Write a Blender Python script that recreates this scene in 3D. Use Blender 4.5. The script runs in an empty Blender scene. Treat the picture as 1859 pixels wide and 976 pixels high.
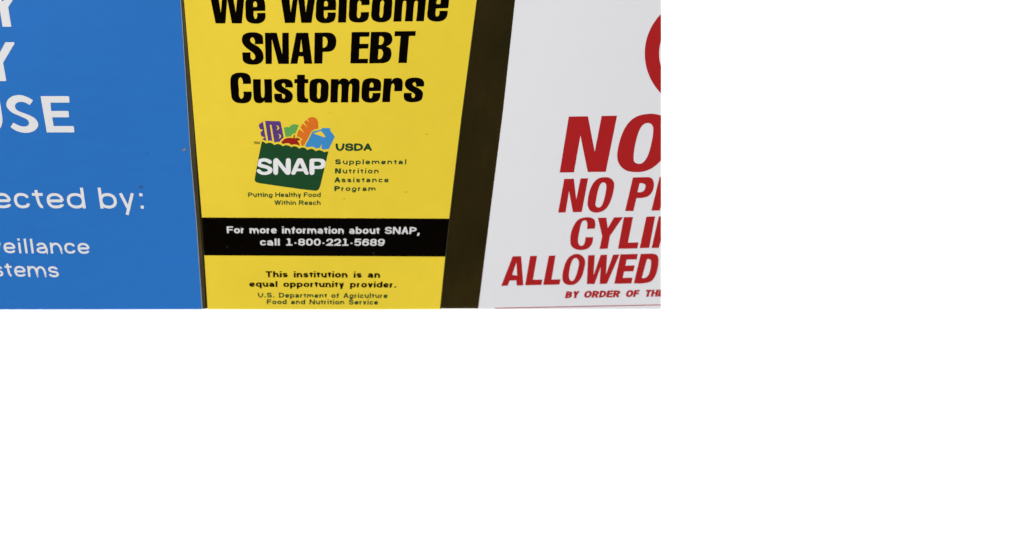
import bpy, math, random
from mathutils import Vector, Matrix
from mathutils.geometry import delaunay_2d_cdt

scene = bpy.context.scene
COL = scene.collection
random.seed(7)

# ------------------------------------------------------------------ camera
IW, IH = 1859.0, 976.0            # frame of the photograph
PX, PY, F = 600.0, 280.0, 1300.0  # lens centre and focal length in its pixels
DIST = 0.56                       # metres from lens to wall along the axis
r = Vector((1.0, 0.0, 45.0 / 1300.0)).normalized()      # wall's "right" in lens axes
d = Vector((-45.0, 2570.0, 1300.0)).normalized()        # wall's "down"
n = r.cross(d)                                          # into the wall


def to_world(v):
    return Vector((v.dot(r), v.dot(n), -v.dot(d)))


axis = to_world(Vector((0, 0, 1)))
EYE = Vector((0, 0, 1.45)) - axis * (DIST / 1.0)
EYE.y = -axis.y * DIST
EYE.x, EYE.z = -axis.x * DIST, 1.45 - axis.z * DIST

cam_d = bpy.data.cameras.new("camera")
cam = bpy.data.objects.new("camera", cam_d)
COL.objects.link(cam)
cx, cy, cz = to_world(Vector((1, 0, 0))), to_world(Vector((0, -1, 0))), to_world(Vector((0, 0, -1)))
M = Matrix((cx, cy, cz)).transposed().to_4x4()
M.translation = EYE
cam.matrix_world = M
cam_d.sensor_fit = 'HORIZONTAL'
cam_d.sensor_width = 36.0
cam_d.lens = 36.0 * F / IW
cam_d.shift_x = (IW / 2 - PX) / IW
cam_d.shift_y = -(IH / 2 - PY) / IW
cam_d.clip_start, cam_d.clip_end = 0.01, 200.0
cam_d.dof.use_dof = True
cam_d.dof.focus_distance = 0.53
cam_d.dof.aperture_fstop = 4.3
scene.camera = cam

# ------------------------------------------------------------------ sky and sun
SUN_EL, SUN_AZ = math.radians(46), math.radians(-38)    # azimuth from the wall's normal, towards the left
world = bpy.data.worlds.new("World")
scene.world = world
world.use_nodes = True
wn = world.node_tree
sky = wn.nodes.new("ShaderNodeTexSky")
sky.sky_type = 'NISHITA'
sky.sun_disc = False
sky.sun_elevation = SUN_EL
sky.sun_rotation = math.radians(180) - SUN_AZ
sky.air_density, sky.dust_density = 1.0, 4.0
bg = wn.nodes["Background"]
bg.inputs["Strength"].default_value = 0.08
wn.links.new(sky.outputs[0], bg.inputs[0])

sun_d = bpy.data.lights.new("sun", 'SUN')
sun_d.energy = 1.5
sun_d.angle = math.radians(24)
sun_d.color = (0.975, 0.99, 1.0)
sun = bpy.data.objects.new("sun", sun_d)
COL.objects.link(sun)
to_sun = Vector((math.sin(SUN_AZ) * math.cos(SUN_EL), -math.cos(SUN_AZ) * math.cos(SUN_EL), math.sin(SUN_EL)))
sun.rotation_euler = to_sun.to_track_quat('Z', 'Y').to_euler()
sun.location = to_sun * 3 + Vector((0, 0, 1.4))

scene.view_settings.view_transform = 'Standard'
scene.view_settings.look = 'None'
scene.view_settings.exposure = 1.2
scene.view_settings.gamma = 1.0
scene.view_settings.use_curve_mapping = False


# ------------------------------------------------------------------ geometry helpers
def unproject(px, py, depth, bow=None):
    """The point of the sign plane seen at a pixel, `depth` metres in front of the panel."""
    v = to_world(Vector(((px - PX) / F, (py - PY) / F, 1.0)))
    dep = depth
    for _ in range(4 if bow else 1):
        t = (-dep - EYE.y) / v.y
        p = EYE + v * t
        if bow:
            dep = depth + bow(px, py)
    return p


def sp(mat, name):
    for s in mat.node_tree.nodes:
        if s.type == 'BSDF_PRINCIPLED':
            return s.inputs[name]


def material(name, col, rough=0.5, spec=0.12, speck=None, speck_amt=0.0, var=0.03, bump=0.02, bscale=900,
             coat=0.0, speck_scale=70.0, streak=None, second=None):
    m = bpy.data.materials.new(name)
    m.use_nodes = True
    nt = m.node_tree
    b = nt.nodes["Principled BSDF"]
    b.inputs["Roughness"].default_value = rough
    b.inputs["Specular IOR Level"].default_value = spec
    b.inputs["Coat Weight"].default_value = coat
    b.inputs["Coat Roughness"].default_value = 0.15
    tc = nt.nodes.new("ShaderNodeTexCoord")
    geo = tc.outputs["Object"]
    nz = nt.nodes.new("ShaderNodeTexNoise")
    nz.inputs["Scale"].default_value = 45
    nz.inputs["Detail"].default_value = 8
    nz.inputs["Roughness"].default_value = 0.65
    nt.links.new(geo, nz.inputs["Vector"])
    if streak:
        mp = nt.nodes.new("ShaderNodeMapping")
        mp.inputs["Scale"].default_value = streak
        nt.links.new(geo, mp.inputs["Vector"])
        nt.links.new(mp.outputs[0], nz.inputs["Vector"])
    rmp = nt.nodes.new("ShaderNodeMapRange")
    rmp.inputs["From Min"].default_value = 0.25
    rmp.inputs["From Max"].default_value = 0.75
    rmp.inputs["To Min"].default_value = 1 - var
    rmp.inputs["To Max"].default_value = 1 + var
    nt.links.new(nz.outputs[0], rmp.inputs[0])
    mul = nt.nodes.new("ShaderNodeVectorMath")
    mul.operation = 'SCALE'
    mul.inputs[0].default_value = col
    nt.links.new(rmp.outputs[0], mul.inputs["Scale"])
    out = mul.outputs[0]
    if second:                              # broad cloudy change to a second tone
        cl = nt.nodes.new("ShaderNodeTexNoise")
        cl.inputs["Scale"].default_value = 14
        cl.inputs["Detail"].default_value = 5
        nt.links.new(geo, cl.inputs["Vector"])
        cr_ = nt.nodes.new("ShaderNodeMapRange")
        cr_.inputs["From Min"].default_value = 0.36
        cr_.inputs["From Max"].default_value = 0.64
        nt.links.new(cl.outputs[0], cr_.inputs[0])
        m2 = nt.nodes.new("ShaderNodeMix")
        m2.data_type = 'RGBA'
        nt.links.new(cr_.outputs[0], m2.inputs["Factor"])
        nt.links.new(out, m2.inputs[6])
        m2.inputs[7].default_value = (*second, 1)
        out = m2.outputs[2]
    if speck:
        vo = nt.nodes.new("ShaderNodeTexVoronoi")
        vo.inputs["Scale"].default_value = speck_scale
        vm = nt.nodes.new("ShaderNodeMapping")
        vm.inputs["Rotation"].default_value = (0, math.radians(17), 0)
        vm.inputs["Scale"].default_value = (0.55, 1.0, 1.5)
        wob = nt.nodes.new("ShaderNodeTexNoise")
        wob.inputs["Scale"].default_value = 600
        nt.links.new(geo, wob.inputs["Vector"])
        wv = nt.nodes.new("ShaderNodeVectorMath")
        wv.operation = 'MULTIPLY_ADD'
        nt.links.new(wob.outputs["Color"], wv.inputs[0])
        wv.inputs[1].default_value = (0.0012, 0.0012, 0.0012)
        nt.links.new(geo, wv.inputs[2])
        nt.links.new(wv.outputs[0], vm.inputs["Vector"])
        nt.links.new(vm.outputs[0], vo.inputs["Vector"])
        # ragged little specks of dirt: size differs from cell to cell
        sep = nt.nodes.new("ShaderNodeSeparateColor")
        nt.links.new(vo.outputs["Color"], sep.inputs[0])
        sz = nt.nodes.new("ShaderNodeMapRange")
        sz.inputs["From Min"].default_value = 0.45
        sz.inputs["From Max"].default_value = 1.0
        sz.inputs["To Min"].default_value = 0.0
        sz.inputs["To Max"].default_value = 0.055
        nt.links.new(sep.outputs[0], sz.inputs[0])
        lt = nt.nodes.new("ShaderNodeMath")
        lt.operation = 'LESS_THAN'
        nt.links.new(vo.outputs["Distance"], lt.inputs[0])
        nt.links.new(sz.outputs[0], lt.inputs[1])
        am = nt.nodes.new("ShaderNodeMath")
        am.operation = 'MULTIPLY'
        nt.links.new(lt.outputs[0], am.inputs[0])
        am.inputs[1].default_value = speck_amt
        mx = nt.nodes.new("ShaderNodeMix")
        mx.data_type = 'RGBA'
        nt.links.new(am.outputs[0], mx.inputs["Factor"])
        nt.links.new(out, mx.inputs[6])
        mx.inputs[7].default_value = (*speck, 1)
        out = mx.outputs[2]
    nt.links.new(out, b.inputs["Base Color"])
    bz = nt.nodes.new("ShaderNodeTexNoise")
    bz.inputs["Scale"].default_value = bscale
    bz.inputs["Detail"].default_value = 4
    nt.links.new(geo, bz.inputs["Vector"])
    bp = nt.nodes.new("ShaderNodeBump")
    bp.inputs["Strength"].default_value = bump
    bp.inputs["Distance"].default_value = 0.0006
    nt.links.new(bz.outputs[0], bp.inputs["Height"])
    nt.links.new(bp.outputs[0], b.inputs["Normal"])
    return m


DUST = (0.30, 0.28, 0.24)
MAT = {
    'yellow': material("yellow_vinyl", (0.590, 0.447, 0.0325), 0.42, speck=(0.13, 0.095, 0.03), speck_amt=0.55, var=0.035, bump=0.08),
    'blue': material("blue_vinyl", (0.0182, 0.1240, 0.388), 0.42, speck=(0.012, 0.055, 0.16), speck_amt=0.45, var=0.04, bump=0.08, streak=(0.6, 1, 2.0), speck_scale=45),
    'white': material("white_plastic", (0.532, 0.541, 0.556), 0.40, speck=(0.27, 0.26, 0.25), speck_amt=0.6, var=0.012, bump=0.08, speck_scale=50),
    'red': material("red_ink", (0.28, 0.0105, 0.0115), 0.42, var=0.05, bump=0.05),
    'black': material("black_ink", (0.0017, 0.0012, 0.0007), 0.6, 0.0, speck=DUST, speck_amt=0.22, var=0.2, bump=0.05, speck_scale=130),
    'ink_green': material("green_ink", (0.0100, 0.0465, 0.0170), 0.5, 0.03, var=0.09),
    'pale': material("white_ink", (0.57, 0.575, 0.575), 0.42, var=0.015),
    'grey_white': material("off_white_ink", (0.50, 0.50, 0.50), 0.45, var=0.02),
    'purple': material("purple_ink", (0.075, 0.031, 0.145), 0.45, var=0.07),
    'leaf': material("leaf_green_ink", (0.085, 0.27, 0.062), 0.45, var=0.06),
    'orange': material("orange_ink", (0.50, 0.118, 0.013), 0.45, var=0.05),
    'milk': material("light_blue_ink", (0.035, 0.19, 0.405), 0.45, var=0.05),
    'tomato': material("tomato_red_ink", (0.235, 0.0117, 0.0075), 0.45, var=0.06),
    'bronze': material("dark_bronze_metal", (0.0205, 0.0138, 0.0034), 0.40, 0.08, speck=(0.09, 0.08, 0.06), speck_amt=0.5, var=0.22, bump=0.05, streak=(5, 1, 0.7), second=(0.0120, 0.0096, 0.0022), speck_scale=160),
    'film': material("dusty_film", (0.054, 0.046, 0.023), 0.5, 0.12, speck=(0.20, 0.19, 0.16), speck_amt=0.6, var=0.45, bump=0.1, streak=(9, 1, 0.7), second=(0.030, 0.025, 0.011), speck_scale=330),
    'edge': material("cut_plastic_edge", (0.25, 0.28, 0.31), 0.5, 0.3, var=0.15),
    'blank_margin': material("blank_margin_white", (0.85, 0.85, 0.85), 0.7, 0.2, var=0.01, bump=0.05, bscale=300),
    'scuff': material("grey_scuff", (0.10, 0.13, 0.16), 0.6, 0.2, var=0.3),
    'scuff_dark': material("dark_scuff", (0.018, 0.05, 0.10), 0.6, 0.2, var=0.3),
}


def link(name, verts, faces, mat, parent=None, origin=None):
    me = bpy.data.meshes.new(name)
    o3 = Vector(origin) if origin is not None else Vector((0, 0, 0))
    me.from_pydata([tuple(Vector(v) - o3) for v in verts], [], faces)
    me.materials.append(MAT[mat])
    me.update()
    o = bpy.data.objects.new(name, me)
    COL.objects.link(o)
    if parent is not None:
        o.parent = parent
        o.location = o3 - world_of(parent)
    else:
        o.location = o3
    return o


def world_of(o):
    p = Vector((0, 0, 0))
    while o is not None:
        p += Vector(o.location)
        o = o.parent
    return p


# ---- traced outlines: 2-tuples are corners, 3-tuples are smooth points
def smooth(pts, steps=6):
    N = len(pts)
    P = [Vector((p[0], p[1])) for p in pts]
    S = [len(p) == 3 for p in pts]
    out = []
    for i in range(N):
        a, b = P[i], P[(i + 1) % N]
        out.append(a)
        if not S[i] and not S[(i + 1) % N]:
            continue
        L = (b - a).length

        def tan(k):
            t = P[(k + 1) % N] - P[k - 1]
            return t.normalized() if t.length else t
        ta = tan(i) * L if S[i] else None
        tb = tan((i + 1) % N) * L if S[(i + 1) % N] else None
        if ta is None:
            ta = (b - a) * 1.5 - tb * 0.5
        if tb is None:
            tb = (b - a) * 1.5 - ta * 0.5
        for s in range(1, steps):
            t = s / steps
            h00, h10 = 2 * t**3 - 3 * t**2 + 1, t**3 - 2 * t**2 + t
            h01, h11 = -2 * t**3 + 3 * t**2, t**3 - t**2
            out.append(a * h00 + ta * h10 + b * h01 + tb * h11)
    return out


def inside(pt, poly):
    x, y = pt
    c = False
    j = len(poly) - 1
    for i in range(len(poly)):
        xi, yi, xj, yj = poly[i][0], poly[i][1], poly[j][0], poly[j][1]
        if (yi > y) != (yj > y) and x < (xj - xi) * (y - yi) / (yj - yi) + xi:
            c = not c
        j = i
    return c


def split(lp, step):
    out = []
    for i, a in enumerate(lp):
        b = lp[(i + 1) % len(lp)]
        a, b = Vector((a[0], a[1])), Vector((b[0], b[1]))
        m = max(1, int((b - a).length / step))
        out += [a.lerp(b, j / m) for j in range(m)]
    return out


def fill(outer, holes=(), step=None):
    """Triangles of an outline with holes; with a step they are kept small so that they follow a bowed face."""
    vs, es = [], []
    if step:
        outer, holes = split(outer, step), [split(h, step) for h in holes]
        xs, ys = [p[0] for p in outer], [p[1] for p in outer]
        y = min(ys) + step * .53
        while y < max(ys):
            x = min(xs) + step * .47
            while x < max(xs):
                if inside((x, y), outer) and not any(inside((x, y), h) for h in holes):
                    vs.append(Vector((x, y)))
                x += step
            y += step
    for lp in [outer, *holes]:
        k = len(vs)
        vs += [Vector((p[0], p[1])) for p in lp]
        es += [(k + i, k + (i + 1) % len(lp)) for i in range(len(lp))]
    V, _, Fc, *_ = delaunay_2d_cdt(vs, es, [], 1, 1e-5)
    keep = []
    for f in Fc:
        c = sum((V[i] for i in f), Vector((0, 0))) / len(f)
        if inside(c, outer) and not any(inside(c, h) for h in holes):
            keep.append(list(f))
    return [tuple(v) for v in V], keep


def union(polys):
    vs, fs = [], []
    for p in polys:
        k = len(vs)
        vs += [Vector((q[0], q[1])) for q in p]
        a = sum(p[i][0] * p[(i + 1) % len(p)][1] - p[(i + 1) % len(p)][0] * p[i][1] for i in range(len(p)))
        idx = list(range(k, k + len(p)))
        fs.append(idx if a > 0 else idx[::-1])
    V, _, Fc, *_ = delaunay_2d_cdt(vs, [], fs, 0, 1e-6)
    bbs = [(min(q[0] for q in p), max(q[0] for q in p), min(q[1] for q in p), max(q[1] for q in p), p) for p in polys]
    keep = []
    for f in Fc:
        c = sum((V[i] for i in f), Vector((0, 0))) / len(f)
        if any(x0 <= c.x <= x1 and y0 <= c.y <= y1 and inside(c, p) for x0, x1, y0, y1, p in bbs):
            keep.append(list(f))
    return [tuple(v) for v in V], keep


def add2d(acc, vf, fn=lambda p: p):
    V, Fs = vf
    k = len(acc[0])
    acc[0].extend(fn(v) for v in V)
    acc[1].extend([[i + k for i in f] for f in Fs])


def emit(name, acc, mat, parent, depth, bow):
    """Lay pixel-space triangles on the sign's surface as one mesh."""
    verts = [unproject(x, y, depth, bow) for x, y in acc[0]]
    faces = []
    for f in acc[1]:
        a, b, c = (verts[i] for i in f[:3])
        nn = (b - a).cross(c - a)
        faces.append(f if nn.y < 0 else f[::-1])
    org = sum(verts, Vector((0, 0, 0))) / len(verts)
    return link(name, verts, faces, mat, parent, org)


def traced(name, shapes, org, scale, mat, parent, depth, bow):
    """shapes: list of (outline, hole, hole...) in enlarged-crop coordinates."""
    acc = ([], [])
    for sh in shapes:
        loops = [smooth([((p[0] / scale + org[0]), (p[1] / scale + org[1]), *p[2:]) for p in lp]) for lp in sh]
        add2d(acc, fill(loops[0], loops[1:], 9.0))
    return emit(name, acc, mat, parent, depth, bow)


# ---- stroke lettering (grotesque, cap height 1, x-height X)
X = 0.735
R1 = 1.0


def box(x0, y0, x1, y1):
    return (True, 'b', [(x0, y0, 1), (x1, y0, 1), (x1, y1, 1), (x0, y1, 1)])


def L(*p, cap='s'):
    return (False, cap, [q if len(q) == 3 else (*q, 0) for q in p])


G = {
    'a': (556, [L((.04, .55), (.08, X, 1), (.94, X, 1), (.94, 0), cap='e'), L((.94, .40), (0, .40, 1), (0, 0, 1), (.94, 0, 1), (.94, .3), cap='b')]),
    'b': (580, [L((0, 0), (0, 1)), box(0, 0, 1, X)]),
    'c': (520, [L((.97, .53), (.93, X, 1), (0, X, 1), (0, 0, 1), (.93, 0, 1), (.97, .20), cap='b')]),
    'd': (580, [L((1, 0), (1, 1)), box(0, 0, 1, X)]),
    'e': (556, [L((0, .36), (1, .36), cap='b'), L((1, .36), (1, X, 1), (0, X, 1), (0, 0, 1), (.92, 0, 1), (.96, .15), cap='b')]),
    'f': (385, [L((.42, 0), (.42, 1, 1), (1, 1), cap='e0'), L((0, X), (1, X))]),
    'g': (570, [box(0, 0, 1, X), L((1, X), (1, -.28, 1), (0, -.28, 1), (0, -.12), cap='b')]),
    'h': (560, [L((0, 0), (0, 1)), L((0, .3), (0, X, 1), (1, X, 1), (1, 0), cap='e')]),
    'i': (235, [L((0, 0), (0, X)), L((0, .865), (0, 1.01), cap='d')]),
    'l': (235, [L((0, 0), (0, 1))]),
    'm': (860, [L((0, 0), (0, X)), L((0, .3), (0, X, 1), (.5, X, 1), (.5, 0), cap='e'), L((.5, .3), (.5, X, 1), (1, X, 1), (1, 0), cap='e')]),
    'n': (560, [L((0, 0), (0, X)), L((0, .3), (0, X, 1), (1, X, 1), (1, 0), cap='e')]),
    'o': (575, [box(0, 0, 1, X)]),
    'p': (580, [L((0, -.28), (0, X)), box(0, 0, 1, X)]),
    'q': (580, [L((1, -.28), (1, X)), box(0, 0, 1, X)]),
    'r': (372, [L((0, 0), (0, X)), L((0, .25), (0, X, 1), (1, X), cap='b')]),
    's': (510, [L((.94, .56), (.90, X, 1), (.02, X, 1), (.02, .39, .95), (1, .345, .95), (1, 0, 1), (.06, 0, 1), (.02, .18), cap='b')]),
    't': (372, [L((.40, .95), (.40, 0, .9), (1, 0), cap='b'), L((0, X), (1, X))]),
    'u': (560, [L((0, X), (0, 0, 1), (1, 0, 1), (1, .43), cap='s0'), L((1, 0), (1, X))]),
    'v': (510, [L((0, X), (.5, 0), cap='d'), L((1, X), (.5, 0), cap='d')]),
    'y': (510, [L((0, X), (.5, 0), cap='d'), L((1, X), (.34, -.3), cap='d')]),
    'A': (680, [L((0, 0), (.5, 1), cap='d'), L((.5, 1), (1, 0), cap='d'), L((.2, .3), (.8, .3), cap='b')]),
    'B': (690, [L((0, 0), (0, 1)), L((0, 1), (.93, 1, 1), (.93, .52, 1), (0, .52), cap='b'), L((0, .52), (1, .52, 1), (1, 0, 1), (0, 0), cap='b')]),
    'D': (710, [L((0, 0), (0, 1)), L((0, 1), (1, 1, .9), (1, 0, .9), (0, 0), cap='b')]),
    'E': (650, [L((0, 0), (0, 1)), L((0, 0), (1, 0)), L((0, 1), (1, 1)), L((0, .52), (.93, .52))]),
    'F': (600, [L((0, 0), (0, 1)), L((0, 1), (1, 1)), L((0, .5), (.9, .5))]),
    'H': (720, [L((0, 0), (0, 1)), L((1, 0), (1, 1)), L((0, .52), (1, .52))]),
    'M': (850, [L((0, 0), (0, 1)), L((1, 0), (1, 1)), L((.04, 1), (.5, 0), cap='d'), L((.96, 1), (.5, 0), cap='d')]),
    'N': (720, [L((0, 0), (0, 1)), L((1, 0), (1, 1)), L((.02, 1), (.98, 0), cap='d')]),
    'O': (770, [box(0, 0, 1, 1)]),
    'P': (660, [L((0, 0), (0, 1)), L((0, 1), (1, 1, 1), (1, .42, 1), (0, .42), cap='b')]),
    'R': (710, [L((0, 0), (0, 1)), L((0, 1), (.97, 1, 1), (.97, .45, 1), (0, .45), cap='b'), L((.55, .45), (1, 0), cap='d')]),
    'S': (670, [L((.95, .75), (.92, 1, 1), (.03, 1, 1), (.03, .54, .95), (1, .46, .95), (1, 0, 1), (.04, 0, 1), (0, .27), cap='b')]),
    'T': (620, [L((.5, 0), (.5, 1)), L((0, 1), (1, 1))]),
    'U': (720, [L((0, 1), (0, 0, 1), (1, 0, 1), (1, 1), cap='s')]),
    'W': (950, [L((0, 1), (.26, 0), cap='d'), L((.26, 0), (.5, 1), cap='d'), L((.5, 1), (.74, 0), cap='d'), L((.74, 0), (1, 1), cap='d')]),
    'Y': (670, [L((0, 1), (.5, .4), cap='d'), L((1, 1), (.5, .4), cap='d'), L((.5, 0), (.5, .42), cap='s0')]),
    '0': (580, [box(0, 0, 1, 1)]),
    '1': (580, [L((.52, 0), (.52, 1)), L((.1, .86), (.5, .98), cap='d'), L((.08, 0), (.96, 0))]),
    '2': (580, [L((0, .66), (0, 1, 1), (1, 1, 1), (1, .45, .8), (.06, .04), cap='b'), L((0, 0), (1, 0))]),
    '5': (580, [L((.12, 1), (.95, 1)), L((.12, 1), (.04, .45), cap='b'), L((.04, .45), (.2, .64, .8), (1, .66, 1), (1, 0, 1), (0, 0, 1), (0, .24), cap='b')]),
    '6': (580, [box(0, 0, 1, .62), L((0, .3), (0, 1, 1), (1, 1, 1), (1, .76), cap='b')]),
    '8': (580, [box(.04, .52, .96, 1), box(0, 0, 1, .52)]),
    '9': (580, [box(0, .38, 1, 1), L((1, .7), (1, 0, 1), (0, 0, 1), (0, .24), cap='b')]),
    '.': (290, [L((0, 0), (0, .012))]),
    ',': (290, [L((0, 0), (0, .012)), L((.15, .1), (-.3, -.24), cap='d')]),
    ':': (290, [L((0, 0), (0, .012)), L((0, X - .012), (0, X))]),
    '-': (345, [L((0, .36), (1, .36), cap='b')]),
}
NARROW = set("il.,:")


def round_path(pts, closed):
    """Polyline with corners rounded: third value 1 = use the whole half edge."""
    N = len(pts)
    P = [Vector(p[:2]) for p in pts]
    out = []
    for i in range(N):
        f = pts[i][2]
        if not closed and (i == 0 or i == N - 1) or f == 0:
            out.append(P[i])
            continue
        a, c, b = P[i - 1], P[i], P[(i + 1) % N]
        ea = 1.0 if (not closed and i == 1) else 0.5
        eb = 1.0 if (not closed and i == N - 2) else 0.5
        p0, p3 = c + (a - c) * f * ea, c + (b - c) * f * eb
        p1, p2 = p0 + (c - p0) * .63, p3 + (c - p3) * .63
        for s in range(9):
            t = s / 8
            q = p0 * (1 - t)**3 + p1 * 3 * t * (1 - t)**2 + p2 * 3 * t * t * (1 - t) + p3 * t**3
            if not out or (out[-1] - q).length > 1e-6:
                out.append(q)
    if closed and (out[0] - out[-1]).length < 1e-6:
        out.pop()
    return out


def ribbon(path, closed, w, cap):
    h = w / 2
    P = list(path)
    N = len(P)
    if not closed and cap in ('s', 'e', 's0', 'e0'):
        if cap in ('s', 's0', 'e0'):
            P[0] = P[0] + (P[0] - P[1]).normalized() * h
        if cap in ('s', 'e'):
            P[-1] = P[-1] + (P[-1] - P[-2]).normalized() * h
    Lf, Rt = [], []
    for i in range(N):
        dirs = []
        if closed or i > 0:
            dirs.append((P[i] - P[i - 1]).normalized())
        if closed or i < N - 1:
            dirs.append((P[(i + 1) % N] - P[i]).normalized())
        t = sum(dirs, Vector((0, 0)))
        t = t.normalized() if t.length > 1e-6 else dirs[0]
        nv = Vector((-t.y, t.x))
        k = h / max(0.45, nv.dot(Vector((-dirs[0].y, dirs[0].x))))
        Lf.append(P[i] + nv * k)
        Rt.append(P[i] - nv * k)
    quads = []
    for i in range(N if closed else N - 1):
        j = (i + 1) % N
        quads.append([Lf[i], Lf[j], Rt[j], Rt[i]])
    return quads


def disc(c, rad, k=14):
    return [Vector((c.x + rad * math.cos(2 * math.pi * i / k), c.y + rad * math.sin(2 * math.pi * i / k))) for i in range(k)]


def lettering_shape(text, width, w, track=0.0, round_caps=False, space=1.0, contrast=1.0):
    """2-D triangles of a line of lettering: x from 0 to `width`, cap height 1."""
    adv = lambda ch: (290 * space if ch == ' ' else G[ch][0]) / 718.0
    nat = sum(adv(c) for c in text) + track * (len(text) - 1)
    k = width / nat
    for _ in range(12):                      # side bearings of the end letters stick out: refit
        x, lo, hi, items = 0.0, 1e9, -1e9, []
        for ch in text:
            A = adv(ch) * k
            if ch != ' ':
                sb = min(.048 * k, A * .2)
                W = w if ch in NARROW else max(A - 2 * sb, w)
                x0 = x + (A - W) / 2
                items.append((ch, x0, W))
                lo, hi = min(lo, x0), max(hi, x0 + W)
            x += A + track * k
        if abs(hi - lo - width) < 1e-3:
            break
        k *= width / (hi - lo)
    acc = ([], [])
    wh = w * contrast                        # thickness of horizontal strokes
    for ch, x0, W in items:
        caps = ch.isupper() or ch.isdigit()

        def my(y, raw):
            if raw:
                return y
            if caps:
                return wh / 2 + y * (1 - wh)
            if y < 0:
                return y + wh / 2
            if y <= X:
                return wh / 2 + y / X * (X - wh)
            return y - wh / 2
        polys = []
        for closed, cap, pts in G[ch][1]:
            raw = cap == 'd' and (not round_caps or ch == 'i')
            q = []
            for (px_, py_, f) in pts:
                xx = x0 + W / 2 + px_ * w * .8 if W <= w * 1.02 else x0 + w / 2 + px_ * (W - w)
                q.append((xx, my(py_, raw) / contrast, f))
            path = round_path(q, closed)
            if round_caps and not closed:
                polys += ribbon(path, False, w, 'b')
                polys += [disc(path[0], w / 2), disc(path[-1], w / 2)]
            else:
                polys += ribbon(path, closed, w, cap)
        add2d(acc, union(polys), lambda v: (v[0] - lo, v[1] * contrast))
    return acc


def vlean(px, py):
    return (555.0 - px) / (2850.0 - py)       # pixels of x per pixel of y along the wall's verticals


def text(name, s, BL, BR, capL, capR, w, mat, parent, depth, bow, TL=None, TR=None, track=0.0, round_caps=False, space=1.0, contrast=0.85):
    """A line of lettering whose baseline runs BL -> BR in the photograph's pixels."""
    BL, BR = Vector(BL), Vector(BR)
    TL = Vector(TL) if TL else BL - Vector((vlean(*BL) * capL, capL))
    TR = Vector(TR) if TR else BR - Vector((vlean(*BR) * capR, capR))
    width = (BR - BL).length / ((capL + capR) / 2)
    V, Fs = lettering_shape(s, width, w, track, round_caps, space, contrast)
    pts = []
    for x, y in V:
        u = x / width
        b, t = BL.lerp(BR, u), TL.lerp(TR, u)
        q = b + (t - b) * y
        pts.append((q.x, q.y))
    return emit(name, (pts, Fs), mat, parent, depth, bow)


# ------------------------------------------------------------------ boards
def edge_at(poly, y):
    for (x0, y0), (x1, y1) in zip(poly, poly[1:]):
        if y0 <= y <= y1:
            return x0 + (x1 - x0) * (y - y0) / (y1 - y0)
    return poly[0][0] if y < poly[0][1] else poly[-1][0]


def pillow(left, right, y0, y1, k):  # slight bulge, shaped so that the light grades across a sign
    def bow(px, py):
        s = (px - edge_at(left, py)) / (edge_at(right, py) - edge_at(left, py))
        t = (py - y0) / (y1 - y0)
        s, t = min(max(s, 0), 1), min(max(t, 0), 1)
        return k * math.sin(math.pi * s) * math.sin(math.pi * t)
    return bow


def board(name, left, right, y0, y1, depth, mat, parent, bow, back=0.0002, nx=52, ny=60):
    front, rear, faces = [], [], []
    for j in range(ny + 1):
        y = y0 + (y1 - y0) * j / ny
        a, b = edge_at(left, y), edge_at(right, y)
        for i in range(nx + 1):
            x = a + (b - a) * i / nx
            p = unproject(x, y, depth, bow)
            front.append(p)
            rear.append(Vector((p.x, -back, p.z)))
    k, off = nx + 1, len(front)
    for j in range(ny):
        for i in range(nx):
            q = [j * k + i, (j + 1) * k + i, (j + 1) * k + i + 1, j * k + i + 1]
            faces.append(q)
            faces.append([v + off for v in q[::-1]])
    verts = front + rear

    def side(i, j):                       # rim faces get corners of their own so that the face stays evenly shaded
        b = len(verts)
        verts.extend([front[i], rear[i], rear[j], front[j]])
        faces.append([b, b + 1, b + 2, b + 3])
    for j in range(ny):
        side(j * k, (j + 1) * k)
        side((j + 1) * k + nx, j * k + nx)
    for i in range(nx):
        side(i + 1, i)
        side(ny * k + i, ny * k + i + 1)
    o = link(name, verts, faces, mat, parent, sum(front, Vector((0, 0, 0))) / len(front))
    for p in o.data.polygons:
        p.use_smooth = abs(p.normal.y) > 0.9
    return o


def thing(name, label, cat, loc):
    o = bpy.data.objects.new(name, None)
    COL.objects.link(o)
    o.location = loc
    o.empty_display_size = 0.05
    o['label'], o['category'] = label, cat
    return o


def prism(name, outline_px, depth, back, mat, parent=None):
    """A solid slab whose front outline is given in pixels; `back` is the Y of its rear face."""
    fr = [unproject(x, y, depth) for x, y in outline_px]
    rr = [Vector((p.x, back, p.z)) for p in fr]
    V, T = fill([(p.x, p.z) for p in fr])
    nF = len(fr)
    faces = [list(t) for t in T]
    verts = [Vector((v[0], fr[0].y, v[1])) for v in V]
    nV = len(verts)
    verts += [Vector((v[0], back, v[1])) for v in V]
    fixed = []
    for f in faces:
        a, b, c = (verts[i] for i in f[:3])
        g = f if (b - a).cross(c - a).y < 0 else f[::-1]
        fixed.append(g)
        fixed.append([i + nV for i in g[::-1]])
    base = len(verts)
    verts += fr + rr
    for i in range(nF):
        j = (i + 1) % nF
        fixed.append([base + i, base + j, base + nF + j, base + nF + i])
    return link(name, verts, fixed, mat, parent, sum(fr, Vector((0, 0, 0))) / nF)


SIGN = 0.0010                       # front face of a sign, metres off the panel
INK = SIGN + 0.00008
INK2 = SIGN + 0.00016
LOW = 574                           # the signs run on a little behind the white slab's edge

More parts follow.
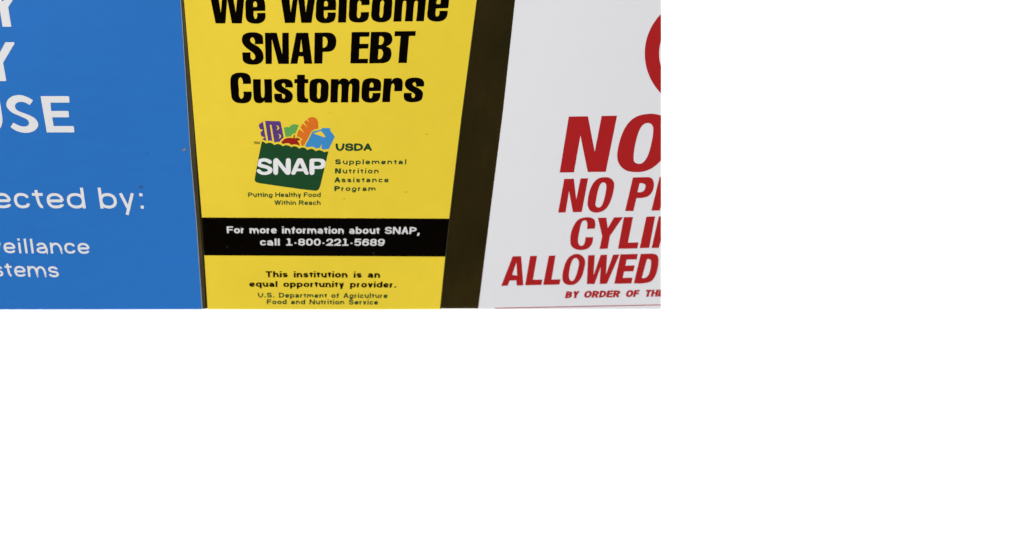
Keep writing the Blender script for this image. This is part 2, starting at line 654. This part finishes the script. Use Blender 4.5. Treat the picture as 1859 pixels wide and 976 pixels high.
# the setting: added white slab for the blank margin (an L round the panel) and the dark panel itself
margin_front = 0.0015
blank_margin = prism('blank_margin', [(1200.2, -900), (4200, -900), (4200, 2300), (-2600, 2300), (-2600, 561.9), (1200.2, 561.9)], margin_front, 0.10, 'blank_margin')
blank_margin['kind'] = 'structure'
blank_margin['label'] = 'plain bright white slab standing for the blank margin to the right of and below the signs'
panel = prism('wall_panel', [(-2600, -900), (1230, -900), (1230, 600), (-2600, 600)], 0.0, 0.02, 'bronze')
panel['kind'] = 'structure'
panel['label'] = 'dark bronze brown panel showing in the gaps between the signs'

# ------------------------------------------------------------------ blue sign
bl_left = [(-420, -260), (-420, LOW)]
bl_right = [(311, -260), (327, 0), (345, 280), (355, 395), (366.2, 561), (367.2, LOW)]
bl_bow = pillow(bl_left, bl_right, -260, LOW, 0.005)
P0 = unproject(180, LOW, 0)
blue = thing('security_sign', 'bright blue sign with white lettering ending in "ected by:"', 'sign', P0)
board('board', bl_left, bl_right, -260, LOW, SIGN, 'blue', blue, bl_bow)
# pale cut edge down the right side
ed = [(x, y) for x, y in bl_right]
prism('cut_edge', [(x - .1, y) for x, y in ed] + [(x + 1.5, y) for x, y in ed[::-1]], SIGN * .8, -.0002, 'edge', blue)

o, s = (0, 0), 3.904
traced('heading', [([(18, 188), (80, 188), (58, 50), (120, -50), (60, -50), (20, 10), (-40, -50), (-100, -50), (0, 72)],)], o, s, 'pale', blue, INK, bl_bow)
traced('heading', [([(-12, 573), (40, 573), (44, 569), (22, 443), (100, 312), (102, 303, 0), (96, 298), (38, 298), (-5, 380), (-60, 298), (-120, 298), (-30, 440)],)], o, s, 'pale', blue, INK, bl_bow)
traced('heading', [
    ([(-70, 680), (-8, 680), (16, 830, 0), (15, 872, 0), (0, 908, 0), (-40, 932, 0), (-90, 940), (-90, 895), (-50, 875, 0), (-44, 830, 0)],),
    ([(234, 710), (211, 743), (165, 722, 0), (125, 725, 0), (106, 748, 0), (122, 780, 0), (190, 808, 0), (250, 840, 0), (271, 885, 0), (243, 925, 0), (180, 940, 0), (115, 925, 0), (75, 898), (95, 868), (140, 890, 0), (180, 895, 0), (205, 878, 0), (197, 850, 0), (150, 825, 0), (80, 792, 0), (45, 745, 0), (65, 695, 0), (130, 672, 0), (190, 685, 0)],),
    ([(288, 684), (291, 680), (484, 680), (489, 684), (493, 722), (489, 726), (357, 726), (363, 785), (481, 785), (486, 789), (489, 826), (485, 830), (370, 830), (380, 892), (518, 892), (523, 896), (527, 933), (523, 937), (332, 937)],),
], o, s, 'pale', blue, INK, bl_bow)


def z2(x, y):
    return (x / 3.05, 280 + y / 3.05)


text('lettering', 'ected', z2(-27, 297.5), z2(476, 299), 37.5, 37.5, .145, 'pale', blue, INK, bl_bow, TL=z2(-46, 183), TR=z2(459, 184), track=.03, contrast=.92)
text('lettering', 'by:', z2(557, 299), z2(797, 300), 38, 38, .145, 'pale', blue, INK, bl_bow, TL=z2(540, 184), TR=z2(784, 185), track=.03, contrast=.92)
text('lettering', 'veillance', z2(-47, 546), z2(499, 550), 27, 27, .15, 'pale', blue, INK, bl_bow, TL=z2(-59, 465), TR=z2(489, 469), track=.03, contrast=.92)
text('lettering', 'stems', z2(-36, 675), z2(328, 680), 27, 27, .145, 'pale', blue, INK, bl_bow, TL=z2(-47, 594), TR=z2(318, 599), track=.03, contrast=.92)
traced('scuff', [([(330, 272.5), (333, 269.4), (338.2, 268), (338.6, 270.4), (335, 273.8), (331, 274.6)],)], (0, 0), 1, 'scuff', blue, INK, bl_bow)
traced('scuff', [([(332.2, 272.4), (335, 270.2), (337.2, 269.6), (334.6, 272.6)],)], (0, 0), 1, 'edge', blue, INK2, bl_bow)
traced('scuff', [([(252, 340.5), (254.5, 337.6), (258.8, 336.6), (259.4, 338), (256.4, 341)],)], (0, 0), 1, 'scuff_dark', blue, INK, bl_bow)
traced('scuff', [([(255.4, 339.2), (257.6, 337.4), (258.4, 338.2), (256.4, 339.8)],)], (0, 0), 1, 'scuff', blue, INK2, bl_bow)

# ------------------------------------------------------------------ yellow poster
ye_left = [(314, -260), (334, 0), (351.6, 210), (366.6, 394), (377, 560), (377.9, LOW)]
ye_right = [(897, -260), (865.2, 0), (837.8, 210), (815.4, 396), (798.6, 560), (797.2, LOW)]
ye_bow = pillow(ye_left, ye_right, -260, LOW, 0.0045)
P0 = unproject(587, LOW, 0)
yel = thing('notice_poster', 'yellow poster reading "We Welcome SNAP EBT Customers" between the blue and white signs', 'poster', P0)
board('board', ye_left, ye_right, -260, LOW, SIGN, 'yellow', yel, ye_bow)
# thin laminate margin along its right side
rm = [(865.2 + 5.7, -60), (865.2, 0), (837.8, 210), (815.4, 396), (798.6, 560), (797.2, LOW)]
prism('laminate_margin', [(x - .2, y) for x, y in rm] + [(x + 1.6, y) for x, y in rm[::-1]], 0.0006, -.0002, 'film', yel)
# dusty film margin along its left side
fl = [(x, y) for x, y in bl_right]
fr_ = [(313, -260), (333, 0), (350.6, 210), (357.2, 310), (362.5, 394), (370.8, 500), (373.4, LOW)]
fo = [(x + 1.7, y) for x, y in fl] + [(x, y) for x, y in fr_[::-1]]
prism('film_margin', fo, 0.0004, -.0002, 'film', yel)

o, s = (375, 0), 14.872
W1 = [(60, -270), (289, -270), (383, 345), (440, -270), (686, -270), (788, 335), (845, -270), (1038, -270), (952, 625), (683, 625), (556, -40), (508, 625), (243, 625)]
e1 = [(1045, 90, 0), (1052, 300, 0), (1058, 460, 0), (1110, 570, 0), (1220, 622, 0), (1320, 633, 0), (1430, 622, 0), (1545, 560, 0), (1590, 465, 0), (1588, 342), (1365, 343), (1363, 450, 0), (1325, 505, 0), (1281, 455, 0), (1268, 293), (1583, 287), (1580, 110, 0), (1545, -20, 0), (1450, -110, 0), (1310, -135, 0), (1160, -105, 0), (1070, -10, 0)]
e1h = [(1265, 180), (1360, 180), (1357, 75, 0), (1310, 32, 0), (1263, 75, 0)]
W2 = [(189, -270), (429, -270), (487, 335), (583, -270), (837, -270), (893, 335), (983, -270), (1180, -270), (1048, 610), (772, 612), (680, -71), (600, 613), (330, 615)]
e2 = [(1175, 80, 0), (1165, 300, 0), (1162, 450, 0), (1210, 555, 0), (1320, 610, 0), (1430, 620, 0), (1540, 608, 0), (1650, 555, 0), (1697, 450, 0), (1703, 328), (1480, 330), (1475, 440, 0), (1432, 492, 0), (1388, 450, 0), (1385, 275), (1705, 270), (1713, 100, 0), (1690, -30, 0), (1590, -120, 0), (1450, -145, 0), (1300, -120, 0), (1205, -30, 0)]
e2h = [(1388, 165), (1483, 165), (1485, 60, 0), (1440, 18, 0), (1393, 60, 0)]
l1 = [(85, -270), (308, -270), (297, 0), (272, 602), (52, 602), (75, 0)]
c1 = [(360, 60, 0), (350, 300, 0), (343, 430, 0), (385, 540, 0), (480, 590, 0), (610, 603, 0), (740, 590, 0), (850, 525, 0), (885, 430, 0), (890, 318), (668, 322), (660, 430, 0), (610, 483, 0), (567, 430, 0), (575, 200, 0), (585, 60, 0), (632, 8, 0), (680, 60, 0), (680, 133), (900, 128), (908, 40, 0), (880, -80, 0), (780, -145, 0), (640, -160, 0), (480, -135, 0), (390, -60, 0)]
o1 = [(975, 60, 0), (960, 250, 0), (948, 420, 0), (990, 525, 0), (1090, 580, 0), (1215, 597, 0), (1340, 580, 0), (1450, 515, 0), (1495, 420, 0), (1510, 200, 0), (1520, 50, 0), (1490, -80, 0), (1390, -150, 0), (1260, -168, 0), (1110, -145, 0), (1010, -60, 0)]
o1h = [(1200, 60, 0), (1185, 250, 0), (1173, 410, 0), (1215, 473, 0), (1265, 410, 0), (1280, 200, 0), (1298, 50, 0), (1252, 3, 0)]
m1 = [(-13, 578), (43, -165), (250, -165), (255, -120), (420, -175, 0), (550, -110), (700, -175, 0), (830, -150, 0), (880, -60, 0), (868, 0, 0), (812, 566), (600, 568), (645, 60, 0), (605, 12, 0), (555, 60, 0), (512, 570), (292, 572), (335, 60, 0), (295, 12, 0), (245, 60, 0), (205, 575)]
e3 = [(940, 0, 0), (918, 220, 0), (900, 410, 0), (935, 500, 0), (1030, 560, 0), (1140, 575, 0), (1270, 565, 0), (1380, 510, 0), (1440, 420, 0), (1455, 283), (1232, 286), (1215, 400, 0), (1163, 440, 0), (1125, 390, 0), (1142, 222), (1465, 215), (1490, 0, 0), (1470, -110, 0), (1370, -175, 0), (1230, -190, 0), (1070, -165, 0), (965, -90, 0)]
e3h = [(1152, 105), (1248, 105), (1262, 0, 0), (1215, -35, 0), (1165, 0, 0)]


def sh(lp, dx):
    return [(p[0] + dx * s, *p[1:]) for p in lp]


traced('heading', [(W1,), (e1, e1h), (sh(W2, 120),), (sh(e2, 120), sh(e2h, 120)), (sh(l1, 235),), (sh(c1, 235),), (sh(o1, 235), sh(o1h, 235)), (sh(m1, 340),), (sh(e3, 340), sh(e3h, 340))], o, s, 'black', yel, INK, ye_bow)

s = 9.784
S2 = [(88, 205, 0), (110, 135, 0), (170, 95, 0), (275, 80, 0), (385, 95, 0), (450, 140, 0), (466, 210, 0), (467, 290), (318, 291), (315, 215, 0), (275, 170, 0), (236, 210, 0), (255, 260, 0), (320, 300, 0), (400, 355, 0), (455, 430, 0), (474, 520, 0), (450, 595, 0), (390, 640, 0), (290, 655, 0), (180, 640, 0), (115, 595, 0), (100, 530, 0), (98, 437), (245, 437), (247, 530, 0), (287, 572, 0), (325, 530, 0), (310, 470, 0), (240, 410, 0), (165, 355, 0), (105, 280, 0)]
N2 = [(497, 88), (708, 88), (806, 472), (806, 88), (922, 88), (926, 643), (738, 643), (620, 200), (622, 643), (510, 643)]
A2 = [(1055, 88), (1268, 88), (1340, 640), (1195, 640), (1178, 508), (1098, 508), (1075, 640), (950, 640)]
A2h = [(1142, 195), (1168, 425), (1115, 425)]
P2 = [(1382, 86), (1600, 84), (1700, 105, 0), (1760, 185, 0), (1758, 310, 0), (1710, 395, 0), (1610, 428), (1525, 430), (1518, 637), (1372, 637)]
P2h = [(1527, 163), (1570, 165, 0), (1608, 220, 0), (1600, 310, 0), (1560, 350, 0), (1525, 352)]
traced('heading', [(S2,), (N2,), (A2, A2h), (P2, P2h)], (430, 50), s, 'black', yel, INK, ye_bow)
E2 = [(228, 98), (632, 93), (622, 200), (415, 203), (408, 362), (608, 360), (602, 468), (402, 470), (390, 698), (597, 698), (590, 802), (198, 802)]
B2 = [(663, 93), (960, 90), (1090, 125, 0), (1145, 230, 0), (1115, 350, 0), (1000, 425), (1090, 460, 0), (1122, 550, 0), (1115, 650, 0), (1060, 750, 0), (930, 798), (622, 803)]
B2h1 = [(852, 190), (900, 190, 0), (950, 240, 0), (935, 340, 0), (890, 382, 0), (838, 382)]
B2h2 = [(833, 483), (890, 485, 0), (930, 540, 0), (920, 640, 0), (870, 700, 0), (818, 702)]
T2 = [(1198, 78), (1672, 74), (1660, 183), (1520, 186), (1468, 793), (1278, 793), (1328, 188), (1190, 190)]
traced('heading', [(E2,), (B2, B2h1, B2h2), (T2,)], (620, 50), 12.393, 'black', yel, INK, ye_bow)
C3 = [(80, 195, 0), (105, 115, 0), (165, 75, 0), (265, 62, 0), (370, 78, 0), (425, 120, 0), (445, 190, 0), (446, 263), (302, 264), (298, 200, 0), (260, 150, 0), (222, 195, 0), (230, 350, 0), (237, 480, 0), (275, 528, 0), (312, 485, 0), (308, 400), (455, 399), (458, 480, 0), (430, 560, 0), (370, 600, 0), (275, 608, 0), (175, 590, 0), (115, 535, 0), (95, 460, 0)]
u3 = [(482, 180), (620, 180), (628, 470, 0), (655, 510, 0), (685, 475, 0), (678, 180), (815, 180), (823, 597), (690, 598), (684, 560), (650, 595, 0), (585, 606, 0), (525, 585, 0), (495, 520, 0)]
s3 = [(856, 270, 0), (890, 205, 0), (1020, 173, 0), (1150, 200, 0), (1188, 265, 0), (1190, 326), (1053, 326), (1053, 280, 0), (1025, 248, 0), (994, 280, 0), (1030, 325, 0), (1120, 375, 0), (1180, 440, 0), (1186, 510, 0), (1150, 575, 0), (1030, 604, 0), (900, 580, 0), (862, 520, 0), (860, 438), (998, 436), (1000, 500, 0), (1025, 527, 0), (1053, 495, 0), (1040, 455, 0), (960, 415, 0), (885, 360, 0)]
t3 = [(1265, 100), (1404, 100), (1404, 178), (1465, 178), (1463, 253), (1402, 253), (1402, 490, 0), (1420, 518, 0), (1462, 523), (1460, 597), (1350, 597), (1285, 580, 0), (1264, 530, 0), (1264, 253), (1217, 253), (1217, 178), (1265, 178)]
o3 = [(1488, 270, 0), (1515, 200, 0), (1580, 175, 0), (1660, 168, 0), (1740, 180, 0), (1800, 220, 0), (1825, 280, 0), (1822, 400, 0), (1815, 500, 0), (1790, 570, 0), (1720, 597, 0), (1645, 604, 0), (1560, 590, 0), (1500, 550, 0), (1485, 480, 0)]
o3h = [(1655, 243, 0), (1625, 280, 0), (1622, 400, 0), (1620, 490, 0), (1648, 527, 0), (1678, 490, 0), (1682, 380, 0), (1688, 280, 0)]
m3 = [(106, 178), (245, 178), (242, 215), (290, 175, 0), (345, 165, 0), (400, 185, 0), (428, 220), (470, 175, 0), (530, 165, 0), (595, 190, 0), (615, 245, 0), (603, 590), (466, 592), (480, 300, 0), (455, 262, 0), (427, 300, 0), (412, 592), (282, 593), (292, 300, 0), (265, 265, 0), (237, 300, 0), (225, 593), (93, 594)]
e4 = [(660, 270, 0), (690, 200, 0), (750, 170, 0), (835, 160, 0), (930, 175, 0), (980, 210, 0), (997, 270, 0), (990, 390), (790, 393), (785, 480, 0), (810, 520, 0), (840, 480, 0), (847, 423), (987, 422), (980, 490, 0), (950, 555, 0), (880, 590, 0), (805, 598, 0), (710, 580, 0), (660, 535, 0), (647, 470, 0)]
e4h = [(795, 325), (855, 325), (858, 265, 0), (830, 238, 0), (800, 265, 0)]
r3 = [(1045, 166), (1185, 165), (1182, 215), (1220, 170, 0), (1295, 155, 0), (1360, 180, 0), (1380, 235, 0), (1368, 392), (1225, 394), (1232, 290, 0), (1207, 256, 0), (1178, 290, 0), (1155, 586), (1015, 588)]
s4 = [(1418, 250, 0), (1460, 180, 0), (1590, 150, 0), (1715, 175, 0), (1760, 235, 0), (1753, 310), (1615, 311), (1617, 265, 0), (1590, 232, 0), (1557, 262, 0), (1580, 300, 0), (1680, 350, 0), (1735, 410, 0), (1738, 470, 0), (1700, 555, 0), (1555, 590, 0), (1435, 565, 0), (1398, 500, 0), (1405, 424), (1542, 422), (1537, 480, 0), (1562, 515, 0), (1598, 480, 0), (1585, 435, 0), (1500, 385, 0), (1435, 325, 0)]
traced('heading', [(C3,), (u3,), (s3,), (t3,), (o3, o3h), (sh(m3, 180),), (sh(e4, 180), sh(e4h, 180)), (sh(r3, 180),), (sh(s4, 180),)], (410, 125), s, 'black', yel, INK, ye_bow)

# emblem: grocery bag
sc = 13.01
bag_px = [(475.3, 256.2), (479.5, 257.6, 0), (482.6, 260.2), (488.7, 258.7, 0), (494, 260, 0), (497.4, 262.9), (504.7, 261, 0), (509.5, 262.3, 0), (512.7, 265.1), (519.5, 263.1, 0), (525, 264.4, 0), (528.2, 266.8), (534.4, 265.1, 0), (539.5, 266.5, 0), (542.7, 269.3), (549.5, 267.3, 0), (554.5, 268.8, 0), (557.5, 271.9), (565.2, 269.8, 0), (569.6, 271.3, 0), (572.7, 274.1), (579.6, 272.1, 0), (584.8, 273.6, 0), (588.1, 275.9), (592, 274.9, 0), (596.2, 274.4), (581.3, 337.5), (578, 343.5, 0), (572, 345.9, 0), (468.5, 331.7), (464, 329.6, 0), (462.4, 325, 0)]
bag = traced('bag_emblem', [(bag_px,)], (0, 0), 1, 'ink_green', yel, INK, ye_bow)
S5 = [(228, 110), (290, 85, 0), (350, 80, 0), (440, 100, 0), (500, 145, 0), (495, 185, 0), (455, 197, 0), (400, 165, 0), (345, 150, 0), (285, 165, 0), (280, 190, 0), (340, 215, 0), (430, 240, 0), (500, 280, 0), (522, 330, 0), (480, 400, 0), (350, 432, 0), (250, 410, 0), (190, 360, 0), (185, 335, 0), (220, 310, 0), (260, 325, 0), (300, 360, 0), (350, 368, 0), (410, 355, 0), (420, 325, 0), (380, 300, 0), (270, 275, 0), (200, 240)]
N5 = [(535, 140, 0), (560, 90, 0), (605, 80, 0), (640, 98, 0), (800, 300), (803, 120, 0), (825, 85, 0), (865, 80, 0), (900, 110, 0), (904, 250, 0), (900, 385, 0), (870, 425, 0), (830, 428, 0), (795, 410, 0), (637, 215), (635, 395, 0), (610, 427, 0), (570, 427, 0), (540, 395, 0), (536, 260, 0)]
A5 = [(1035, 115, 0), (1065, 85, 0), (1110, 80, 0), (1150, 90, 0), (1170, 120, 0), (1280, 385, 0), (1275, 415, 0), (1245, 430, 0), (1210, 418, 0), (1170, 355), (1025, 355), (995, 415, 0), (955, 430, 0), (920, 415, 0), (918, 385, 0)]
A5h = [(1100, 180), (1145, 297), (1050, 297)]
P5 = [(1302, 130, 0), (1320, 97, 0), (1355, 88, 0), (1540, 90, 0), (1600, 110, 0), (1645, 165), (1622, 265), (1570, 300, 0), (1520, 306), (1405, 306), (1400, 395, 0), (1375, 427, 0), (1325, 427, 0), (1302, 395, 0)]
P5h = [(1400, 153), (1500, 153, 0), (1540, 180, 0), (1535, 225, 0), (1495, 240, 0), (1400, 241)]
traced('lettering', [(S5,), (N5,), (A5, A5h), (P5, P5h)], (450, 280), 11.62, 'pale', bag, INK2, ye_bow)
pk = [(535, 182), (885, 192), (905, 215), (975, 582), (935, 610, 0), (870, 680), (810, 683, 0), (755, 693), (688, 285), (665, 270, 0), (648, 285), (706, 660), (660, 650, 0), (608, 655)]
mo1 = [(785, 285), (850, 310, 0), (870, 350, 0), (850, 385, 0), (805, 408), (830, 360, 0), (825, 320, 0)]
mo2 = [(830, 485), (895, 510, 0), (915, 545, 0), (900, 580, 0), (850, 610), (875, 565, 0), (870, 520, 0)]
cr = [(483, 200), (395, 262), (390, 290, 0), (405, 355, 0), (430, 378, 0), (490, 397), (450, 430, 0), (432, 465, 0), (445, 530, 0), (475, 555, 0), (530, 570), (468, 620), (520, 640, 0), (562, 660)]
traced('food_packet', [(pk, mo1, mo2), (cr,)], (440, 205), sc, 'purple', bag, INK, ye_bow)
lf = [(-63, 340), (20, 328, 0), (62, 338), (105, 290, 0), (190, 262, 0), (292, 290), (208, 478), (150, 490, 0), (120, 515, 0), (118, 548), (40, 555, 0), (-20, 558)]
traced('lettuce', [(lf,)], (520, 205), sc, 'leaf', bag, INK, ye_bow)
to = [(-126, 695), (-60, 620, 0), (0, 592, 0), (80, 583, 0), (160, 590), (175, 518), (208, 522), (190, 592), (260, 585, 0), (330, 618), (300, 645, 0), (255, 655), (300, 710, 0), (312, 780), (260, 750, 0), (190, 738, 0), (115, 752), (60, 715, 0), (0, 712, 0), (-85, 726)]
traced('tomato', [(to,)], (520, 205), sc, 'tomato', bag, INK, ye_bow)
br = [(248, 525), (270, 440, 0), (305, 380), (428, 470), (332, 337), (385, 245), (505, 350), (410, 212), (470, 158), (545, 220), (495, 135), (550, 105, 0), (610, 92, 0), (690, 115, 0), (740, 185, 0), (752, 270, 0), (748, 368), (660, 385, 0), (600, 420, 0), (560, 490), (410, 768), (350, 768), (335, 690, 0), (328, 662), (380, 620), (320, 580, 0), (250, 548)]
traced('bread_loaf', [(br,)], (520, 205), sc, 'orange', bag, INK, ye_bow)
mk = [(620, 432), (820, 385), (850, 350), (1040, 356), (1030, 405), (1140, 555), (1000, 850), (940, 850, 0), (880, 868), (820, 830), (840, 725), (785, 822), (690, 838), (640, 800, 0), (580, 795, 0), (490, 808), (440, 775)]
mkh = [(630, 475), (820, 420), (920, 545), (905, 575)]
traced('milk_jug', [(mk, mkh)], (520, 205), sc, 'milk', bag, INK, ye_bow)

text('lettering', 'SM', (461.2, 261.2), (471.5, 261.2), 4.9, 4.9, .19, 'ink_green', yel, INK, ye_bow)


def z6(x, y):
    return (590 + x / 6.505, 240 + y / 6.505)


text('lettering', 'USDA', z6(122, 220), z6(553, 219), 13.9, 13.9, .31, 'ink_green', yel, INK, ye_bow, round_caps=True, track=-.05, contrast=.78)
for init, rest, x0, x1, x2, x3, yb in (('S', 'upplemental', 118, 187, 210, 957, 377), ('N', 'utrition', 118, 187, 207, 634, 485), ('A', 'ssistance', 109, 181, 195, 752, 590), ('P', 'rogram', 111, 176, 192, 598, 693)):
    text('lettering', init, z6(x0, yb), z6(x1, yb), 9.3, 9.3, .35, 'ink_green', yel, INK, ye_bow, contrast=.72)
    text('lettering', rest, z6(x2, yb), z6(x3, yb), 9.1, 9.1, .25, 'ink_green', yel, INK, ye_bow, track=.13)
text('lettering', 'Putting Healthy Food', (450.6, 357.4), (582.2, 357.4), 8.5, 8.5, .235, 'ink_green', yel, INK, ye_bow)
text('lettering', 'Within Reach', (498, 371.5), (582.2, 371.6), 8.3, 8.3, .235, 'ink_green', yel, INK, ye_bow)

# black band with its telephone line
bt = [(366.4 + (815.4 - 366.4) * i / 20, 394.4 + 2.1 * i / 20) for i in range(21)]
bb = [(371.0 + (808.2 - 371.0) * i / 20, 463.3 + 2.3 * i / 20) for i in range(21)]
acc = ([], [])
rows = 6
for j in range(rows + 1):
    acc[0].extend([(a[0] + (b[0] - a[0]) * j / rows, a[1] + (b[1] - a[1]) * j / rows) for a, b in zip(bt, bb)])
for j in range(rows):
    for i in range(20):
        q = j * 21 + i
        acc[1].append([q, q + 21, q + 22])
        acc[1].append([q, q + 22, q + 1])
band = emit('information_band', acc, 'black', yel, INK, ye_bow)
text('lettering', 'For more information about SNAP,', (412.1, 423.0), (761.3, 424.6), 12.4, 12.8, .27, 'grey_white', band, INK2, ye_bow, space=1.25, contrast=.68)
text('lettering', 'call 1-800-221-5689', (472.2, 445.2), (698.0, 446.1), 12.6, 12.8, .27, 'grey_white', band, INK2, ye_bow, space=1.25, contrast=.68)
text('lettering', 'This institution is an', (482.4, 503.0), (690.0, 504.0), 11.0, 11.3, .33, 'black', yel, INK, ye_bow, space=1.5, contrast=.66)
text('lettering', 'equal opportunity provider.', (452.7, 520.2), (719.2, 521.9), 10.6, 11.0, .33, 'black', yel, INK, ye_bow, space=1.5, contrast=.66)
text('lettering', 'U.S. Department of Agriculture', (468.1, 539.8), (703.5, 541.0), 8.8, 9.0, .26, 'ink_green', yel, INK, ye_bow, space=1.35, track=.03)
text('lettering', 'Food and Nutrition Service', (484.6, 551.8), (686.5, 552.8), 8.8, 9.0, .26, 'ink_green', yel, INK, ye_bow, space=1.35, track=.03)

# ------------------------------------------------------------------ white warning sign
wh_left = [(966, -260), (935.5, 0), (913.7, 200), (891, 380), (868.6, 560), (866.8, LOW)]
wh_right = [(1210, -260), (1210, LOW)]
wh_bow = pillow(wh_left, wh_right, -260, LOW, 0.0016)
P0 = unproject(1040, LOW, 0)
whi = thing('warning_sign', 'white warning sign with bold red slanted capitals and part of a red ring', 'sign', P0)
board('board', wh_left, wh_right, -260, LOW, SIGN, 'white', whi, wh_bow)
a0 = [math.radians(a) for a in range(112, 249, 2)]
ring = [(1273.4 + 102.9 * math.cos(a), 97 - 102.9 * math.sin(a)) for a in a0 if 1273.4 + 102.9 * math.cos(a) < 1209]
ring += [(1273.4 + 76.8 * math.cos(a), 97 - 76.8 * math.sin(a)) for a in a0[::-1] if 1273.4 + 76.8 * math.cos(a) < 1209]
accr = ([], [])
add2d(accr, fill(ring, (), 9.0))
emit('prohibition_ring', accr, 'red', whi, INK, wh_bow)
Nr = [(265, 92), (548, 87), (648, 610), (750, 82), (978, 78), (812, 907), (545, 910), (437, 372), (342, 915), (130, 918)]
Or = [(980, 690, 0), (1000, 520, 0), (1060, 330, 0), (1150, 180, 0), (1280, 85, 0), (1450, 50, 0), (1560, 58, 0), (1700, 110, 0), (1760, 220, 0), (1755, 400, 0), (1700, 620, 0), (1620, 745, 0), (1500, 850, 0), (1380, 900, 0), (1260, 912, 0), (1120, 890, 0), (1020, 810, 0)]
Orh = [(1430, 187, 0), (1490, 210, 0), (1512, 280, 0), (1490, 460, 0), (1430, 670, 0), (1360, 770, 0), (1295, 788, 0), (1235, 760, 0), (1222, 680, 0), (1245, 510, 0), (1300, 310, 0), (1360, 215, 0)]
traced('heading', [(Nr,), (Or, Orh)], (1000, 200), 8.132, 'red', whi, INK, wh_bow)
Nq = [(220, 130), (380, 127), (418, 470), (490, 123), (615, 120), (510, 677), (362, 678), (300, 330), (243, 683), (120, 686)]
Oq = [(605, 520, 0), (625, 380, 0), (680, 230, 0), (770, 130, 0), (885, 102, 0), (980, 120, 0), (1040, 190, 0), (1035, 310, 0), (990, 480, 0), (920, 610, 0), (830, 670, 0), (730, 686, 0), (650, 655, 0), (612, 590, 0)]
Oqh = [(865, 190, 0), (910, 220, 0), (905, 330, 0), (870, 490, 0), (830, 580, 0), (780, 600, 0), (738, 570, 0), (745, 480, 0), (780, 310, 0), (820, 215, 0)]
Pq = [(1352, 107), (1580, 100), (1660, 120, 0), (1697, 200, 0), (1680, 320, 0), (1610, 410, 0), (1500, 445), (1410, 447), (1360, 660), (1222, 660)]
Pqh = [(1462, 203), (1510, 203, 0), (1555, 230, 0), (1545, 300, 0), (1500, 345, 0), (1427, 347)]
Rq = [(1790, 97), (1840, 96), (1840, 450), (1795, 652), (1655, 652)]
traced('lettering', [(Nq,), (Oq, Oqh), (Pq, Pqh), (Rq,)], (1000, 310), 9.068, 'red', whi, INK, wh_bow)
Cq = [(855, 270, 0), (870, 180, 0), (920, 95, 0), (1000, 68, 0), (1065, 85, 0), (1078, 130, 0), (1072, 170), (1003, 172), (1005, 120, 0), (990, 97, 0), (960, 110, 0), (935, 200, 0), (925, 290, 0), (945, 320, 0), (975, 310, 0), (990, 245), (1057, 245), (1045, 310, 0), (1000, 350, 0), (930, 358, 0), (870, 330, 0)]
Yq = [(1100, 73), (1175, 71), (1188, 165), (1243, 69), (1322, 68), (1207, 235), (1187, 347), (1115, 350), (1138, 235)]
Lq = [(1330, 68), (1412, 66), (1367, 293), (1460, 291), (1450, 345), (1278, 348)]
Iq = [(1530, 63), (1608, 61), (1555, 340), (1470, 342)]
Mq = [(1640, 61), (1680, 61), (1680, 200), (1640, 340), (1575, 341)]
traced('lettering', [(Cq,), (Yq,), (Lq,), (Iq,), (Mq,)], (860, 380), 4.88, 'red', whi, INK, wh_bow)
Aw = [(345, 415), (420, 413), (440, 672), (380, 674), (378, 628), (320, 630), (300, 675), (243, 678)]
Awh = [(378, 470), (385, 585), (340, 578)]
Lw = [(500, 412), (562, 410), (525, 622), (607, 620), (600, 668), (455, 672)]
Lw2 = [(665, 410), (725, 407), (690, 620), (770, 618), (760, 665), (615, 668)]
Ow = [(785, 610, 0), (795, 530, 0), (830, 440, 0), (885, 398, 0), (945, 400, 0), (985, 445, 0), (980, 520, 0), (950, 610, 0), (900, 660, 0), (840, 668, 0), (800, 650, 0)]
Owh = [(905, 430, 0), (930, 460, 0), (920, 540, 0), (890, 620, 0), (865, 632, 0), (845, 605, 0), (850, 530, 0), (875, 450, 0)]
Ww = [(1013, 405), (1073, 403), (1062, 580), (1125, 402), (1182, 400), (1172, 575), (1235, 400), (1292, 398), (1180, 658), (1115, 660), (1125, 510), (1070, 660), (1002, 661)]
Ew = [(1300, 397), (1455, 393), (1445, 442), (1355, 444), (1345, 497), (1427, 495), (1415, 547), (1332, 550), (1320, 605), (1408, 603), (1398, 655), (1245, 658)]
Dw = [(1480, 393), (1575, 390), (1625, 405, 0), (1638, 450, 0), (1620, 560, 0), (1580, 630, 0), (1520, 652, 0), (1418, 655)]
Dwh = [(1535, 440), (1565, 445, 0), (1570, 490, 0), (1550, 575, 0), (1520, 605, 0), (1490, 606)]
traced('lettering', [(Aw, Awh), (Lw,), (Lw2,), (Ow, Owh), (Ww,), (Ew,), (Dw, Dwh)], (860, 380), 4.88, 'red', whi, INK, wh_bow)


def z3(x, y):
    return (860 + x / 4.88, 380 + y / 4.88)


for wd, xa, xb, ya, yb in (('BY', 807, 925, 787, 784), ('ORDER', 972, 1290, 783, 777), ('OF', 1342, 1458, 776, 774), ('THE', 1513, 1682, 774, 770)):
    text('lettering', wd, z3(xa, ya), z3(xb, yb), 12.8, 12.8, .35, 'red', whi, INK, wh_bow, TL=z3(xa + 15, ya - 62), TR=z3(xb + 15, yb - 62), track=-.05, contrast=.72)
acc = ([], [])
for i in range(40):
    xa, xb = 898.3 + 310.5 * i / 40, 898.3 + 310.5 * (i + 1) / 40
    ya, yb = 558.5 - 6.4 * i / 40, 558.5 - 6.4 * (i + 1) / 40
    k = len(acc[0])
    acc[0].extend([(xa, ya), (xb, yb), (xb, yb + 1.5), (xa, ya + 1.5)])
    acc[1].extend([[k, k + 1, k + 2], [k, k + 2, k + 3]])
emit('rule_line', acc, 'red', whi, INK, wh_bow)
